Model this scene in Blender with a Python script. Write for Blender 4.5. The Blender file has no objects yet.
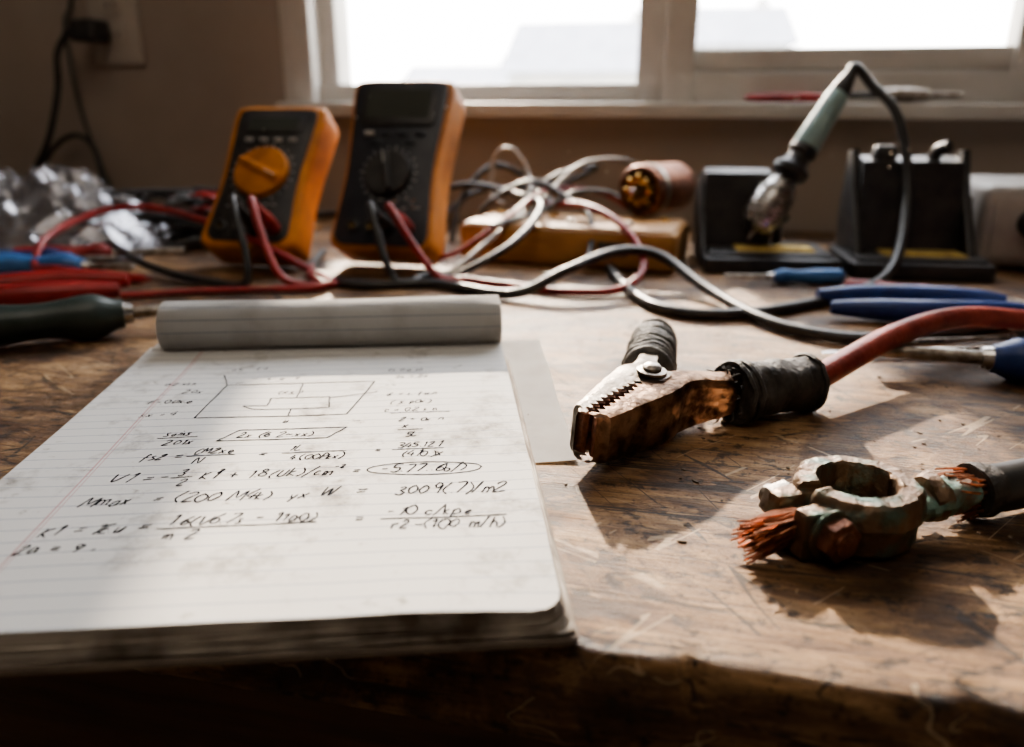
import bpy, bmesh, math, random
from mathutils import Vector, Matrix, noise
random.seed(7)
R=math.radians
YAW=R(13)
CY,SY=math.cos(YAW),math.sin(YAW)
ZT=0.75   # bench top height above the floor
def P(X,Y,z=0.0):
    """bench-plan coordinates (metres, measured square to the seated worker) -> room coordinates"""
    return Vector((X*CY-Y*SY, X*SY+Y*CY, z))
scene=bpy.context.scene
COL=scene.collection

# ------------------------------------------------------------------ materials
def new_mat(name):
    m=bpy.data.materials.new(name); m.use_nodes=True
    nt=m.node_tree; nt.nodes.clear()
    o=nt.nodes.new('ShaderNodeOutputMaterial'); b=nt.nodes.new('ShaderNodeBsdfPrincipled')
    nt.links.new(b.outputs[0],o.inputs[0])
    return m,nt,b,o
def col(c): return (c[0],c[1],c[2],1)
def mk(name,c1,c2=None,rough=.5,metal=0,scale=30,bump=0,bscale=None,stretch=(1,1,1),thr=(.35,.65),coat=0,trans=0,alpha=1,rvar=.12,spec=.5,ior=1.45):
    m,nt,b,o=new_mat(name); N=nt.nodes; L=nt.links
    tc=N.new('ShaderNodeTexCoord'); mp=N.new('ShaderNodeMapping'); mp.inputs['Scale'].default_value=stretch
    L.new(tc.outputs['Object'],mp.inputs[0])
    n=N.new('ShaderNodeTexNoise'); n.inputs['Scale'].default_value=scale; n.inputs['Detail'].default_value=6; n.inputs['Roughness'].default_value=.6
    L.new(mp.outputs[0],n.inputs['Vector'])
    if c2 is None: c2=tuple(x*.75 for x in c1)
    r=N.new('ShaderNodeValToRGB'); r.color_ramp.elements[0].position=thr[0]; r.color_ramp.elements[1].position=thr[1]
    r.color_ramp.elements[0].color=col(c1); r.color_ramp.elements[1].color=col(c2)
    L.new(n.outputs['Fac'],r.inputs[0]); L.new(r.outputs[0],b.inputs['Base Color'])
    mr=N.new('ShaderNodeMapRange'); mr.inputs['To Min'].default_value=max(0.02,rough-rvar); mr.inputs['To Max'].default_value=min(1,rough+rvar)
    n2=N.new('ShaderNodeTexNoise'); n2.inputs['Scale'].default_value=scale*2.3; n2.inputs['Detail'].default_value=4
    L.new(mp.outputs[0],n2.inputs['Vector']); L.new(n2.outputs['Fac'],mr.inputs[0]); L.new(mr.outputs[0],b.inputs['Roughness'])
    b.inputs['Metallic'].default_value=metal
    b.inputs['Coat Weight'].default_value=coat
    b.inputs['Transmission Weight'].default_value=trans
    b.inputs['Alpha'].default_value=alpha
    b.inputs['Specular IOR Level'].default_value=spec
    b.inputs['IOR'].default_value=ior
    if bump:
        n3=N.new('ShaderNodeTexNoise'); n3.inputs['Scale'].default_value=bscale or scale*3; n3.inputs['Detail'].default_value=5
        L.new(mp.outputs[0],n3.inputs['Vector'])
        bp=N.new('ShaderNodeBump'); bp.inputs['Strength'].default_value=bump; bp.inputs['Distance'].default_value=.002
        L.new(n3.outputs['Fac'],bp.inputs['Height']); L.new(bp.outputs[0],b.inputs['Normal'])
    return m

def wood_bench():
    m,nt,b,o=new_mat('worn_plywood'); N=nt.nodes; L=nt.links
    tc=N.new('ShaderNodeTexCoord')
    def noi(scale,st,detail=6,rough=.6,dist=0,rot=0):
        m0=N.new('ShaderNodeMapping'); m0.inputs['Rotation'].default_value=(0,0,rot)
        L.new(tc.outputs['Object'],m0.inputs[0])
        mp=N.new('ShaderNodeMapping'); mp.inputs['Scale'].default_value=st
        L.new(m0.outputs[0],mp.inputs[0])
        n=N.new('ShaderNodeTexNoise'); n.inputs['Scale'].default_value=scale; n.inputs['Detail'].default_value=detail
        n.inputs['Roughness'].default_value=rough; n.inputs['Distortion'].default_value=dist
        L.new(mp.outputs[0],n.inputs['Vector']); return n.outputs['Fac']
    def ramp(f,stops):
        r=N.new('ShaderNodeValToRGB'); e=r.color_ramp.elements
        e[0].position,e[0].color=stops[0][0],col(stops[0][1]); e[1].position,e[1].color=stops[-1][0],col(stops[-1][1])
        for p,c in stops[1:-1]:
            q=e.new(p); q.color=col(c)
        L.new(f,r.inputs[0]); return r.outputs[0]
    def mix(kind,f,a,bb):
        x=N.new('ShaderNodeMix'); x.data_type='RGBA'; x.blend_type=kind
        if isinstance(f,float): x.inputs[0].default_value=f
        else: L.new(f,x.inputs[0])
        L.new(a,x.inputs[6]); L.new(bb,x.inputs[7]); return x.outputs[2]
    def M(op,a,bv=0):
        x=N.new('ShaderNodeMath'); x.operation=op
        for i,q in enumerate((a,bv)):
            if isinstance(q,(int,float)): x.inputs[i].default_value=q
            else: L.new(q,x.inputs[i])
        return x.outputs[0]
    def contour(f,lvl,wd,mask,mlo):   # thin wandering lines, present only where mask>mlo
        return M('MULTIPLY',M('LESS_THAN',M('ABSOLUTE',M('SUBTRACT',f,lvl)),wd),M('GREATER_THAN',mask,mlo))
    grain=noi(7,(1.2,12,12),8,.68,.8)
    base=ramp(grain,[(.30,(.13,.062,.026)),(.43,(.28,.155,.070)),(.55,(.45,.275,.13)),(.70,(.60,.41,.23))])
    fine=noi(34,(1,16,16),6,.75)
    finec=ramp(fine,[(.38,(.30,.25,.21)),(.52,(1,1,1))])
    c=mix('MULTIPLY',.6,base,finec)
    blot=noi(8,(1,1.5,1),8,.72,.8)
    blc=ramp(blot,[(.40,(.11,.08,.06)),(.475,(.42,.35,.29)),(.55,(1,1,1))])
    c=mix('MULTIPLY',.92,c,blc)
    spk=noi(85,(1,1.4,1),6,.7)
    spc=ramp(spk,[(.39,(.10,.08,.06)),(.45,(1,1,1))])
    c=mix('MULTIPLY',.9,c,spc)
    spk2=noi(260,(1,1.2,1),4,.7)
    sp2=ramp(spk2,[(.36,(.20,.16,.13)),(.42,(1,1,1))])
    c=mix('MULTIPLY',.8,c,sp2)
    mk1=noi(11,(1,1,1),3,.5)
    cr1=contour(noi(9,(.35,7,7),3,.5,.5),.5,.0075,mk1,.46)
    cr2=contour(noi(7,(.30,4,4),2,.4,.3,.95),.5,.0032,mk1,.50)
    cr3=contour(noi(9,(.30,5,5),2,.4,.3,-.5),.52,.0030,noi(13,(1,1,1),2),.48)
    crk=M('MAXIMUM',cr1,M('MAXIMUM',cr2,cr3))
    dark=N.new('ShaderNodeRGB'); dark.outputs[0].default_value=(.035,.021,.013,1)
    c=mix('MIX',M('MULTIPLY',crk,.92),c,dark.outputs[0])
    sc1=contour(noi(9,(.35,4,4),2,.4,.2,-.9),.5,.0040,noi(17,(1,1,1),2),.55)
    sc2=contour(noi(8,(.35,3.5,3.5),2,.4,.2,.45),.5,.0035,noi(15,(1,1,1),2),.56)
    scm=M('MAXIMUM',sc1,sc2)
    light=N.new('ShaderNodeRGB'); light.outputs[0].default_value=(.68,.52,.34,1)
    c=mix('MIX',M('MULTIPLY',scm,.5),c,light.outputs[0])
    L.new(c,b.inputs['Base Color'])
    rr=ramp(noi(16,(1,2.5,1),7,.7),[(.36,(.28,.28,.28)),(.62,(.62,.62,.62))])
    L.new(rr,b.inputs['Roughness'])
    h=M('ADD',M('ADD',fine,M('MULTIPLY',spk,.9)),M('SUBTRACT',M('MULTIPLY',spk2,.35),M('ADD',M('MULTIPLY',crk,1.2),M('MULTIPLY',scm,.4))))
    bp=N.new('ShaderNodeBump'); bp.inputs['Strength'].default_value=.85; bp.inputs['Distance'].default_value=.0018
    L.new(h,bp.inputs['Height']); L.new(bp.outputs[0],b.inputs['Normal'])
    return m

def paper_ruled(name,spacing=.0087,margin=.033):
    m,nt,b,o=new_mat(name); N=nt.nodes; L=nt.links
    tc=N.new('ShaderNodeTexCoord'); sp=N.new('ShaderNodeSeparateXYZ'); L.new(tc.outputs['Object'],sp.inputs[0])
    def M(op,a,bv):
        x=N.new('ShaderNodeMath'); x.operation=op
        if isinstance(a,(int,float)): x.inputs[0].default_value=a
        else: L.new(a,x.inputs[0])
        if isinstance(bv,(int,float)): x.inputs[1].default_value=bv
        else: L.new(bv,x.inputs[1])
        return x.outputs[0]
    def smudge(scale,a,bb,ca,cb,cc):
        n=N.new('ShaderNodeTexNoise'); n.inputs['Scale'].default_value=scale; n.inputs['Detail'].default_value=8; n.inputs['Roughness'].default_value=.72
        L.new(tc.outputs['Object'],n.inputs['Vector'])
        r=N.new('ShaderNodeValToRGB'); e=r.color_ramp.elements
        e[0].position=a; e[0].color=ca; e[1].position=bb; e[1].color=cc
        q=e.new((a+bb)/2-.01); q.color=cb
        L.new(n.outputs['Fac'],r.inputs[0]); return r.outputs[0]
    s1=smudge(20,.31,.46,(.22,.205,.19,1),(.42,.405,.385,1),(.61,.605,.59,1))
    s2=smudge(75,.30,.39,(.30,.27,.24,1),(.7,.68,.65,1),(1,1,1,1))
    x0=N.new('ShaderNodeMix'); x0.data_type='RGBA'; x0.blend_type='MULTIPLY'; x0.inputs[0].default_value=.8; L.new(s1,x0.inputs[6]); L.new(s2,x0.inputs[7])
    md=M('MODULO',M('ADD',sp.outputs['Y'],1.0),spacing); ln=M('LESS_THAN',md,.00046)
    x1=N.new('ShaderNodeMix'); x1.data_type='RGBA'; L.new(M('MULTIPLY',ln,.75),x1.inputs[0]); L.new(x0.outputs[2],x1.inputs[6]); x1.inputs[7].default_value=(.20,.24,.32,1)
    rd=M('LESS_THAN',M('ABSOLUTE',M('SUBTRACT',sp.outputs['X'],margin),0),.0004)
    rd2=M('LESS_THAN',M('ABSOLUTE',M('SUBTRACT',sp.outputs['X'],margin+.0016),0),.0002)
    x2=N.new('ShaderNodeMix'); x2.data_type='RGBA'; L.new(M('MULTIPLY',M('MAXIMUM',rd,rd2),.6),x2.inputs[0]); L.new(x1.outputs[2],x2.inputs[6]); x2.inputs[7].default_value=(.46,.18,.19,1)
    L.new(x2.outputs[2],b.inputs['Base Color']); b.inputs['Roughness'].default_value=.85; b.inputs['Specular IOR Level'].default_value=.15
    n3=N.new('ShaderNodeTexNoise'); n3.inputs['Scale'].default_value=14; n3.inputs['Detail'].default_value=3; L.new(tc.outputs['Object'],n3.inputs['Vector'])
    bp=N.new('ShaderNodeBump'); bp.inputs['Strength'].default_value=.35; bp.inputs['Distance'].default_value=.004
    L.new(n3.outputs['Fac'],bp.inputs['Height']); L.new(bp.outputs[0],b.inputs['Normal'])
    return m
def paper_edge():
    m,nt,b,o=new_mat('page_edges'); N=nt.nodes; L=nt.links
    tc=N.new('ShaderNodeTexCoord'); mp=N.new('ShaderNodeMapping'); mp.inputs['Scale'].default_value=(10,10,1400); L.new(tc.outputs['Object'],mp.inputs[0])
    n=N.new('ShaderNodeTexNoise'); n.inputs['Scale'].default_value=1.5; n.inputs['Detail'].default_value=4; L.new(mp.outputs[0],n.inputs['Vector'])
    r=N.new('ShaderNodeValToRGB'); e=r.color_ramp.elements
    e[0].position=.32; e[0].color=(.18,.15,.12,1); e[1].position=.6; e[1].color=(.58,.54,.48,1)
    L.new(n.outputs['Fac'],r.inputs[0])
    n2=N.new('ShaderNodeTexNoise'); n2.inputs['Scale'].default_value=28; n2.inputs['Detail'].default_value=6; L.new(tc.outputs['Object'],n2.inputs['Vector'])
    r2=N.new('ShaderNodeValToRGB'); r2.color_ramp.elements[0].position=.40; r2.color_ramp.elements[0].color=(.28,.23,.19,1); r2.color_ramp.elements[1].position=.57
    L.new(n2.outputs['Fac'],r2.inputs[0])
    x=N.new('ShaderNodeMix'); x.data_type='RGBA'; x.blend_type='MULTIPLY'; x.inputs[0].default_value=1; L.new(r.outputs[0],x.inputs[6]); L.new(r2.outputs[0],x.inputs[7])
    L.new(x.outputs[2],b.inputs['Base Color']); b.inputs['Roughness'].default_value=.85
    bp=N.new('ShaderNodeBump'); bp.inputs['Strength'].default_value=.8; bp.inputs['Distance'].default_value=.001
    L.new(n.outputs['Fac'],bp.inputs['Height']); L.new(bp.outputs[0],b.inputs['Normal'])
    return m

M_WOOD=wood_bench()
M_WALL=mk('painted_wall_tan',(.36,.305,.26),(.31,.26,.22),rough=.8,scale=4,bump=.25,bscale=160)
M_TRIM=mk('white_paint_trim',(.62,.60,.56),(.50,.48,.45),rough=.5,scale=9,bump=.1)
M_FLOOR=mk('concrete_floor',(.20,.18,.16),(.14,.125,.11),rough=.8,scale=5,bump=.2)
M_CEIL=mk('ceiling_paint',(.7,.67,.62),(.65,.62,.57),rough=.9,scale=4)
M_PAPER=paper_ruled('ruled_paper'); M_EDGE=paper_edge()
M_PLAIN=mk('plain_paper',(.61,.60,.58),(.46,.44,.41),rough=.85,scale=25,thr=(.5,.75),bump=.1,spec=.2)
M_INK=mk('pencil_ink',(.008,.009,.014),(.022,.024,.03),rough=.9,scale=200,spec=.03)
M_LINE=mk('rule_line',(.30,.33,.40),rough=.9,spec=.1)
M_CARD=mk('cardboard_back',(.20,.16,.12),(.13,.10,.08),rough=.85,scale=60)
M_YEL=mk('meter_yellow_rubber',(.62,.23,.028),(.34,.12,.02),rough=.55,scale=28,bump=.12,bscale=300)
M_ORG=mk('meter_amber_rubber',(.52,.20,.038),(.28,.105,.025),rough=.55,scale=28,bump=.12,bscale=300)
M_BLK=mk('black_plastic',(.018,.018,.02),(.045,.042,.04),rough=.42,scale=40,bump=.08,bscale=400)
M_NAVY=mk('meter_face_plastic',(.018,.021,.030),(.036,.04,.05),rough=.42,scale=40)
M_RUB=mk('black_rubber',(.022,.021,.02),(.07,.062,.055),rough=.65,scale=90,bump=.7,bscale=260)
M_RUBG=mk('grey_worn_rubber',(.19,.18,.165),(.05,.05,.048),rough=.6,scale=90,bump=.6,bscale=240)
M_LCD=mk('lcd_glass',(.050,.056,.048),(.065,.07,.06),rough=.15,scale=6,spec=.5)
M_WHT=mk('white_print',(.6,.6,.58),rough=.6)
M_RED=mk('red_silicone',(.34,.03,.028),(.20,.02,.02),rough=.4,scale=30)
M_REDC=mk('red_cable_jacket',(.36,.075,.052),(.18,.032,.024),rough=.42,scale=60,bump=.25,bscale=300)
M_CBLK=mk('black_cable_jacket',(.022,.022,.024),(.045,.044,.042),rough=.38,scale=60)
M_CGRY=mk('grey_cable_jacket',(.10,.095,.088),(.06,.058,.055),rough=.45,scale=60)
M_CWHT=mk('white_cable_jacket',(.34,.30,.26),(.22,.20,.17),rough=.45,scale=60)
M_STEEL=mk('worn_steel',(.42,.39,.35),(.15,.12,.095),rough=.45,metal=1,scale=110,bump=.35,bscale=300)
M_CHROME=mk('bright_steel',(.60,.59,.58),(.40,.39,.38),rough=.26,metal=1,scale=80)
M_COPC=mk('copper_clamp_metal',(.52,.36,.25),(.13,.08,.055),rough=.52,metal=.95,scale=65,bump=.7,bscale=230,thr=(.40,.60),rvar=.16)
M_COPD=mk('dark_copper',(.32,.15,.095),(.11,.055,.04),rough=.5,metal=.9,scale=150,bump=.5,bscale=350)
M_STRAND=mk('copper_strands',(.68,.32,.19),(.30,.13,.08),rough=.4,metal=.9,scale=200)
M_BRONZE=mk('tarnished_bronze_verdigris',(.16,.105,.068),(.10,.145,.12),rough=.46,metal=.7,scale=80,bump=1.0,bscale=170,thr=(.48,.63),rvar=.2)
M_VERD=mk('verdigris',(.15,.25,.22),(.13,.08,.05),rough=.62,metal=.35,scale=100,bump=1.0,bscale=200,thr=(.44,.60))
M_GOLD=mk('brass',(.80,.55,.22),(.50,.30,.10),rough=.25,metal=1,scale=90)
M_YWOOD=mk('yellow_painted_box',(.44,.24,.075),(.25,.125,.045),rough=.55,scale=16,stretch=(1,5,5),bump=.2)
M_SPONGE=mk('sponge_yellow',(.55,.40,.12),(.32,.22,.07),rough=.9,scale=120,bump=.8)
M_TEAL=mk('teal_grip',(.28,.40,.39),(.19,.29,.29),rough=.5,scale=50)
M_BLUE=mk('blue_handle',(.02,.055,.20),(.015,.03,.12),rough=.4,scale=60,bump=.1)
M_BLUEL=mk('light_blue_handle',(.06,.18,.42),(.04,.12,.30),rough=.4,scale=60)
M_GRNB=mk('dark_green_handle',(.02,.032,.028),(.04,.055,.05),rough=.38,scale=50)
M_GREY=mk('grey_enclosure',(.42,.40,.37),(.30,.28,.26),rough=.5,scale=18,bump=.15,bscale=300)
M_OUTL=mk('outlet_plastic',(.42,.38,.33),(.36,.32,.28),rough=.5,scale=10)
M_HOUSE=mk('house_siding',(.50,.48,.46),(.42,.41,.40),rough=.9,scale=.6)
M_ROOF=mk('house_roof',(.34,.34,.36),(.27,.27,.29),rough=.9,scale=1.5)
M_GRASS=mk('outside_ground',(.35,.36,.30),(.30,.30,.26),rough=.9,scale=.3)
def bagmat():
    m,nt,b,o=new_mat('silvery_polythene'); N=nt.nodes; L=nt.links
    b.inputs['Base Color'].default_value=(.34,.34,.37,1); b.inputs['Roughness'].default_value=.24; b.inputs['Specular IOR Level'].default_value=1.0; b.inputs['Metallic'].default_value=.5
    t=N.new('ShaderNodeBsdfTransparent'); t.inputs[0].default_value=(.9,.9,.92,1)
    mx=N.new('ShaderNodeMixShader')
    tc=N.new('ShaderNodeTexCoord'); n=N.new('ShaderNodeTexNoise'); n.inputs['Scale'].default_value=26; n.inputs['Detail'].default_value=4; L.new(tc.outputs['Object'],n.inputs['Vector'])
    mr=N.new('ShaderNodeMapRange'); mr.inputs['From Min'].default_value=.3; mr.inputs['From Max'].default_value=.7; mr.inputs['To Min'].default_value=.5; mr.inputs['To Max'].default_value=.95; L.new(n.outputs['Fac'],mr.inputs[0])
    bp=N.new('ShaderNodeBump'); bp.inputs['Strength'].default_value=.5; bp.inputs['Distance'].default_value=.004
    L.new(n.outputs['Fac'],bp.inputs['Height']); L.new(bp.outputs[0],b.inputs['Normal'])
    L.new(mr.outputs[0],mx.inputs[0]); L.new(t.outputs[0],mx.inputs[1]); L.new(b.outputs[0],mx.inputs[2]); L.new(mx.outputs[0],o.inputs[0]); return m
M_BAG=bagmat()
def glassmat():
    m,nt,b,o=new_mat('window_glass'); N=nt.nodes; L=nt.links
    t=N.new('ShaderNodeBsdfTransparent'); g=N.new('ShaderNodeBsdfGlossy'); g.inputs['Roughness'].default_value=.02
    n=N.new('ShaderNodeTexNoise'); n.inputs['Scale'].default_value=5
    mr=N.new('ShaderNodeMapRange'); mr.inputs['To Min'].default_value=.02; mr.inputs['To Max'].default_value=.05; L.new(n.outputs['Fac'],mr.inputs[0])
    mx=N.new('ShaderNodeMixShader'); L.new(mr.outputs[0],mx.inputs[0]); L.new(t.outputs[0],mx.inputs[1]); L.new(g.outputs[0],mx.inputs[2]); L.new(mx.outputs[0],o.inputs[0]); return m
M_GLASS=glassmat()
def dustmat():
    m,nt,b,o=new_mat('dust'); N=nt.nodes; L=nt.links
    t=N.new('ShaderNodeBsdfTranslucent'); t.inputs[0].default_value=(.95,.88,.78,1)
    b.inputs['Base Color'].default_value=(.8,.75,.68,1)
    mx=N.new('ShaderNodeMixShader'); mx.inputs[0].default_value=.7
    L.new(b.outputs[0],mx.inputs[1]); L.new(t.outputs[0],mx.inputs[2]); L.new(mx.outputs[0],o.inputs[0]); return m
M_DUST=dustmat()

# ------------------------------------------------------------------ geometry
def crom(pts,n=8,closed=False):
    pts=[Vector(p) for p in pts]
    if len(pts)<3:
        return [pts[0].lerp(pts[-1],i/n) for i in range(n+1)]
    out=[]
    for i in range(len(pts)-1):
        p0=pts[max(i-1,0)];p1=pts[i];p2=pts[i+1];p3=pts[min(i+2,len(pts)-1)]
        for k in range(n):
            t=k/n
            out.append(.5*((2*p1)+(-p0+p2)*t+(2*p0-5*p1+4*p2-p3)*t*t+(-p0+3*p1-3*p2+p3)*t**3))
    out.append(pts[-1]); return out
class B:
    def __init__(s,name): s.name=name; s.bm=bmesh.new(); s.mats=[]
    def mi(s,m):
        if m not in s.mats: s.mats.append(m)
        return s.mats.index(m)
    def merge(s,bm,mat,M=None,flat=False):
        if M is not None: bmesh.ops.transform(bm,matrix=M,verts=bm.verts)
        i=s.mi(mat)
        for f in bm.faces: f.material_index=i; f.smooth=not flat
        me=bpy.data.meshes.new('t'); bm.to_mesh(me); bm.free(); s.bm.from_mesh(me); bpy.data.meshes.remove(me)
    def box(s,c,d,mat,bev=0,M=None,seg=2):
        bm=bmesh.new(); bmesh.ops.create_cube(bm,size=1)
        bmesh.ops.transform(bm,matrix=Matrix.Translation(c)@Matrix.Diagonal((d[0],d[1],d[2],1)),verts=bm.verts)
        if bev: bmesh.ops.bevel(bm,geom=bm.edges[:],offset=bev,segments=seg,profile=.5,affect='EDGES')
        s.merge(bm,mat,M)
    def ext(s,outl,z0,z1,mat,bev=0,M=None,seg=2):
        bm=bmesh.new(); vs=[bm.verts.new((x,y,z0)) for x,y in outl]; f=bm.faces.new(vs)
        r=bmesh.ops.extrude_face_region(bm,geom=[f]); nv=[v for v in r['geom'] if isinstance(v,bmesh.types.BMVert)]
        for v in nv: v.co.z=z1
        bmesh.ops.recalc_face_normals(bm,faces=bm.faces[:])
        if bev:
            ed=[e for e in bm.edges if abs(e.verts[0].co.z-e.verts[1].co.z)<1e-7]
            bmesh.ops.bevel(bm,geom=ed,offset=bev,segments=seg,profile=.5,affect='EDGES')
        s.merge(bm,mat,M)
    def sweep(s,pts,rad,mat,seg=12,sm=8,M=None,flat=1.0,jit=0,jf=60,up=Vector((0,0,1)),caps=True):
        P_=crom(pts,sm) if sm else [Vector(p) for p in pts]
        n=len(P_)
        if isinstance(rad,(int,float)): rr=[rad]*n
        elif callable(rad): rr=[rad(i/(n-1)) for i in range(n)]
        else:
            rr=[]
            for i in range(n):
                t=i/(n-1)*(len(rad)-1); k=min(int(t),len(rad)-2); rr.append(rad[k]+(rad[k+1]-rad[k])*(t-k))
        bm=bmesh.new(); rings=[]
        T=[(P_[min(i+1,n-1)]-P_[max(i-1,0)]).normalized() for i in range(n)]
        nrm=up-T[0]*up.dot(T[0])
        if nrm.length<.05: nrm=Vector((1,0,0))-T[0]*T[0].x
        nrm.normalize()
        for i in range(n):
            nrm=nrm-T[i]*nrm.dot(T[i]); nrm.normalize(); bi=T[i].cross(nrm)
            ring=[]
            for k in range(seg):
                a=2*math.pi*k/seg
                d=bi*math.cos(a)+nrm*(math.sin(a)*flat)
                q=rr[i]
                if jit: q*=1+jit*noise.noise((P_[i]+d*rr[i])*jf)
                ring.append(bm.verts.new(P_[i]+d*q))
            rings.append(ring)
        for i in range(n-1):
            for k in range(seg):
                bm.faces.new((rings[i][k],rings[i][(k+1)%seg],rings[i+1][(k+1)%seg],rings[i+1][k]))
        if caps:
            bm.faces.new(rings[0][::-1]); bm.faces.new(rings[-1])
        bmesh.ops.recalc_face_normals(bm,faces=bm.faces[:])
        s.merge(bm,mat,M)
    def lathe(s,prof,mat,M=None,seg=32,caps=True):
        bm=bmesh.new(); rings=[[bm.verts.new((r*math.cos(2*math.pi*k/seg),r*math.sin(2*math.pi*k/seg),z)) for k in range(seg)] for r,z in prof]
        for i in range(len(rings)-1):
            for k in range(seg): bm.faces.new((rings[i][k],rings[i][(k+1)%seg],rings[i+1][(k+1)%seg],rings[i+1][k]))
        if caps:
            bm.faces.new(rings[0][::-1]); bm.faces.new(rings[-1])
        bmesh.ops.recalc_face_normals(bm,faces=bm.faces[:])
        s.merge(bm,mat,M)
    def done(s,loc=(0,0,0),rz=0,ang=38,M=None):
        if M is not None: bmesh.ops.transform(s.bm,matrix=M,verts=s.bm.verts)
        me=bpy.data.meshes.new(s.name); s.bm.to_mesh(me); s.bm.free()
        for m in s.mats: me.materials.append(m)
        me.set_sharp_from_angle(angle=R(ang))
        o=bpy.data.objects.new(s.name,me); COL.objects.link(o); o.location=loc; o.rotation_euler=(0,0,rz); return o
def rrect(w,h,r,cx=0,cy=0,n=5):
    o=[]
    for (sx,sy,a0) in ((1,1,0),(-1,1,90),(-1,-1,180),(1,-1,270)):
        for k in range(n+1):
            a=R(a0+90*k/n); o.append((cx+sx*(w/2-r)+r*math.cos(a),cy+sy*(h/2-r)+r*math.sin(a)))
    return o
def align(p,q):
    p=Vector(p);q=Vector(q); d=(q-p).normalized()
    return Matrix.Translation(p)@d.to_track_quat('Z','Y').to_matrix().to_4x4()
T=Matrix.Translation
def Rx(a): return Matrix.Rotation(R(a),4,'X')
def Ry(a): return Matrix.Rotation(R(a),4,'Y')
def Rz(a): return Matrix.Rotation(R(a),4,'Z')

# ------------------------------------------------------------------ room
WY=1.10
def simple_box(name,c,d,mat,bev=0):
    b=B(name); b.box((0,0,0),d,mat,bev); return b.done(c)
fz=-ZT
simple_box('floor',(0,-.3,fz-.05),(3.6,3.1,.1),M_FLOOR)
simple_box('ceiling',(0,-.3,1.80),(3.6,3.1,.1),M_CEIL)
simple_box('wall_left',(-1.75,-.3,(1.75+fz)/2),(.1,3.0,2.5),M_WALL)
simple_box('wall_right',(1.75,-.3,(1.75+fz)/2),(.1,3.0,2.5),M_WALL)
simple_box('wall_front',(0,-1.80,(1.75+fz)/2),(3.4,.1,2.5),M_WALL)
wx0,wx1,wz0,wz1=-.585,.40,.150,1.15
b=B('wall_back'); th=.14
b.box(((-1.7+wx0)/2,WY+th/2,(1.75+fz)/2),(wx0+1.7,th,2.5),M_WALL)
b.box(((1.7+wx1)/2,WY+th/2,(1.75+fz)/2),(1.7-wx1,th,2.5),M_WALL)
b.box(((wx0+wx1)/2,WY+th/2,(wz0+fz)/2),(wx1-wx0,th,wz0-fz),M_WALL)
b.box(((wx0+wx1)/2,WY+th/2,(wz1+1.75)/2),(wx1-wx0,th,1.75-wz1),M_WALL)
b.done()
b=B('window_1')
def bar(x0,x1,z0,z1,y0,y1,m=M_TRIM,bev=.002): b.box(((x0+x1)/2,(y0+y1)/2,(z0+z1)/2),(x1-x0,y1-y0,z1-z0),m,bev)
bar(wx0,wx0+.045,wz0,wz1,WY+.0,WY+.10)
bar(wx0+.045,wx0+.070,wz0+.02,wz1,WY+.03,WY+.08)
bar(wx1-.04,wx1,wz0,wz1,WY+.0,WY+.10)
bar(wx0,wx1,wz1-.04,wz1,WY,WY+.10)
bar(wx0+.045,-.03,wz0,wz0+.030,WY+.02,WY+.09)
bar(-.092,-.052,wz0,wz1,WY+.015,WY+.07)
bar(-.056,-.018,wz0,wz1,WY-.005,WY+.05)
bar(-.05,wx1-.038,wz0,wz0+.042,WY+.0,WY+.05)
bar(-.03,wx1-.038,wz0+.044,wz0+.070,WY+.01,WY+.045)
bar(-.03,wx1-.038,wz0+.03,wz0+.05,WY+.02,WY+.040)
bar(wx1-.055,wx1-.035,wz0+.03,wz1,WY+.004,WY+.05)
bar(wx0-.0,wx1+.02,wz0-.012,wz0+.006,WY-.03,WY+.10)
b.box(((wx0-.09)/2,WY+.055,(wz0+wz1)/2),(-.09-wx0,.003,wz1-wz0-.03),M_GLASS)
b.box(((wx1-.03)/2,WY+.03,(wz0+wz1)/2+.02),(wx1-.05,.003,wz1-wz0-.08),M_GLASS)
b.done()
simple_box('baseboard_back',(0,WY-.009,fz+.06),(3.38,.016,.12),M_TRIM,.003)

# ------------------------------------------------------------------ bench
b=B('workbench')
bm=bmesh.new()
x0,x1,y0,y1,tk=-1.25,1.1,.2077,1.085,.042
NX=420
def edge(x):
    e=.0018*noise.noise(Vector((x*22,0,3)))+.0012*noise.noise(Vector((x*80,1,0)))
    c_=noise.noise(Vector((x*50,5,0)))
    if c_>.2: e+=(c_-.2)*.012
    return e
rows=[]
prof=[(.9,0),(.25,0),(.05,0),(.012,0),(.0045,-.0003),(.0018,-.0014),(.0003,-.0035),(0,-.008),(0,-.022),(.001,-.036),(.004,-.042),(.05,-.042),(.8,-.042)]
for i in range(NX+1):
    x=x0+(x1-x0)*i/NX; e=edge(x); r=[]
    for k,(dy,dz) in enumerate(prof):
        if dz<-.03: ee=0
        elif dz<-.02: ee=.3*e
        elif dy<.01: ee=e
        else: ee=0
        yy=y0+dy+ee
        if dy==.9 or dy==.8: yy=y1
        r.append(bm.verts.new((x,yy,dz-(abs(e)*.35 if 0<dy<.01 else 0))))
    rows.append(r)
for i in range(NX):
    for k in range(len(prof)-1): bm.faces.new((rows[i][k],rows[i][k+1],rows[i+1][k+1],rows[i+1][k]))
    bm.faces.new((rows[i][-1],rows[i][0],rows[i+1][0],rows[i+1][-1]))
bm.faces.new(rows[0]); bm.faces.new(rows[-1][::-1])
bmesh.ops.recalc_face_normals(bm,faces=bm.faces[:])
b.merge(bm,M_WOOD)
M_DWOOD=mk('dark_bench_frame',(.10,.05,.025),(.05,.027,.015),rough=.6,scale=9,stretch=(1,9,9),bump=.3)
b.box((-.075,y0+.03,-.042-.05),(2.25,.03,.10),M_DWOOD,.003)
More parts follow.
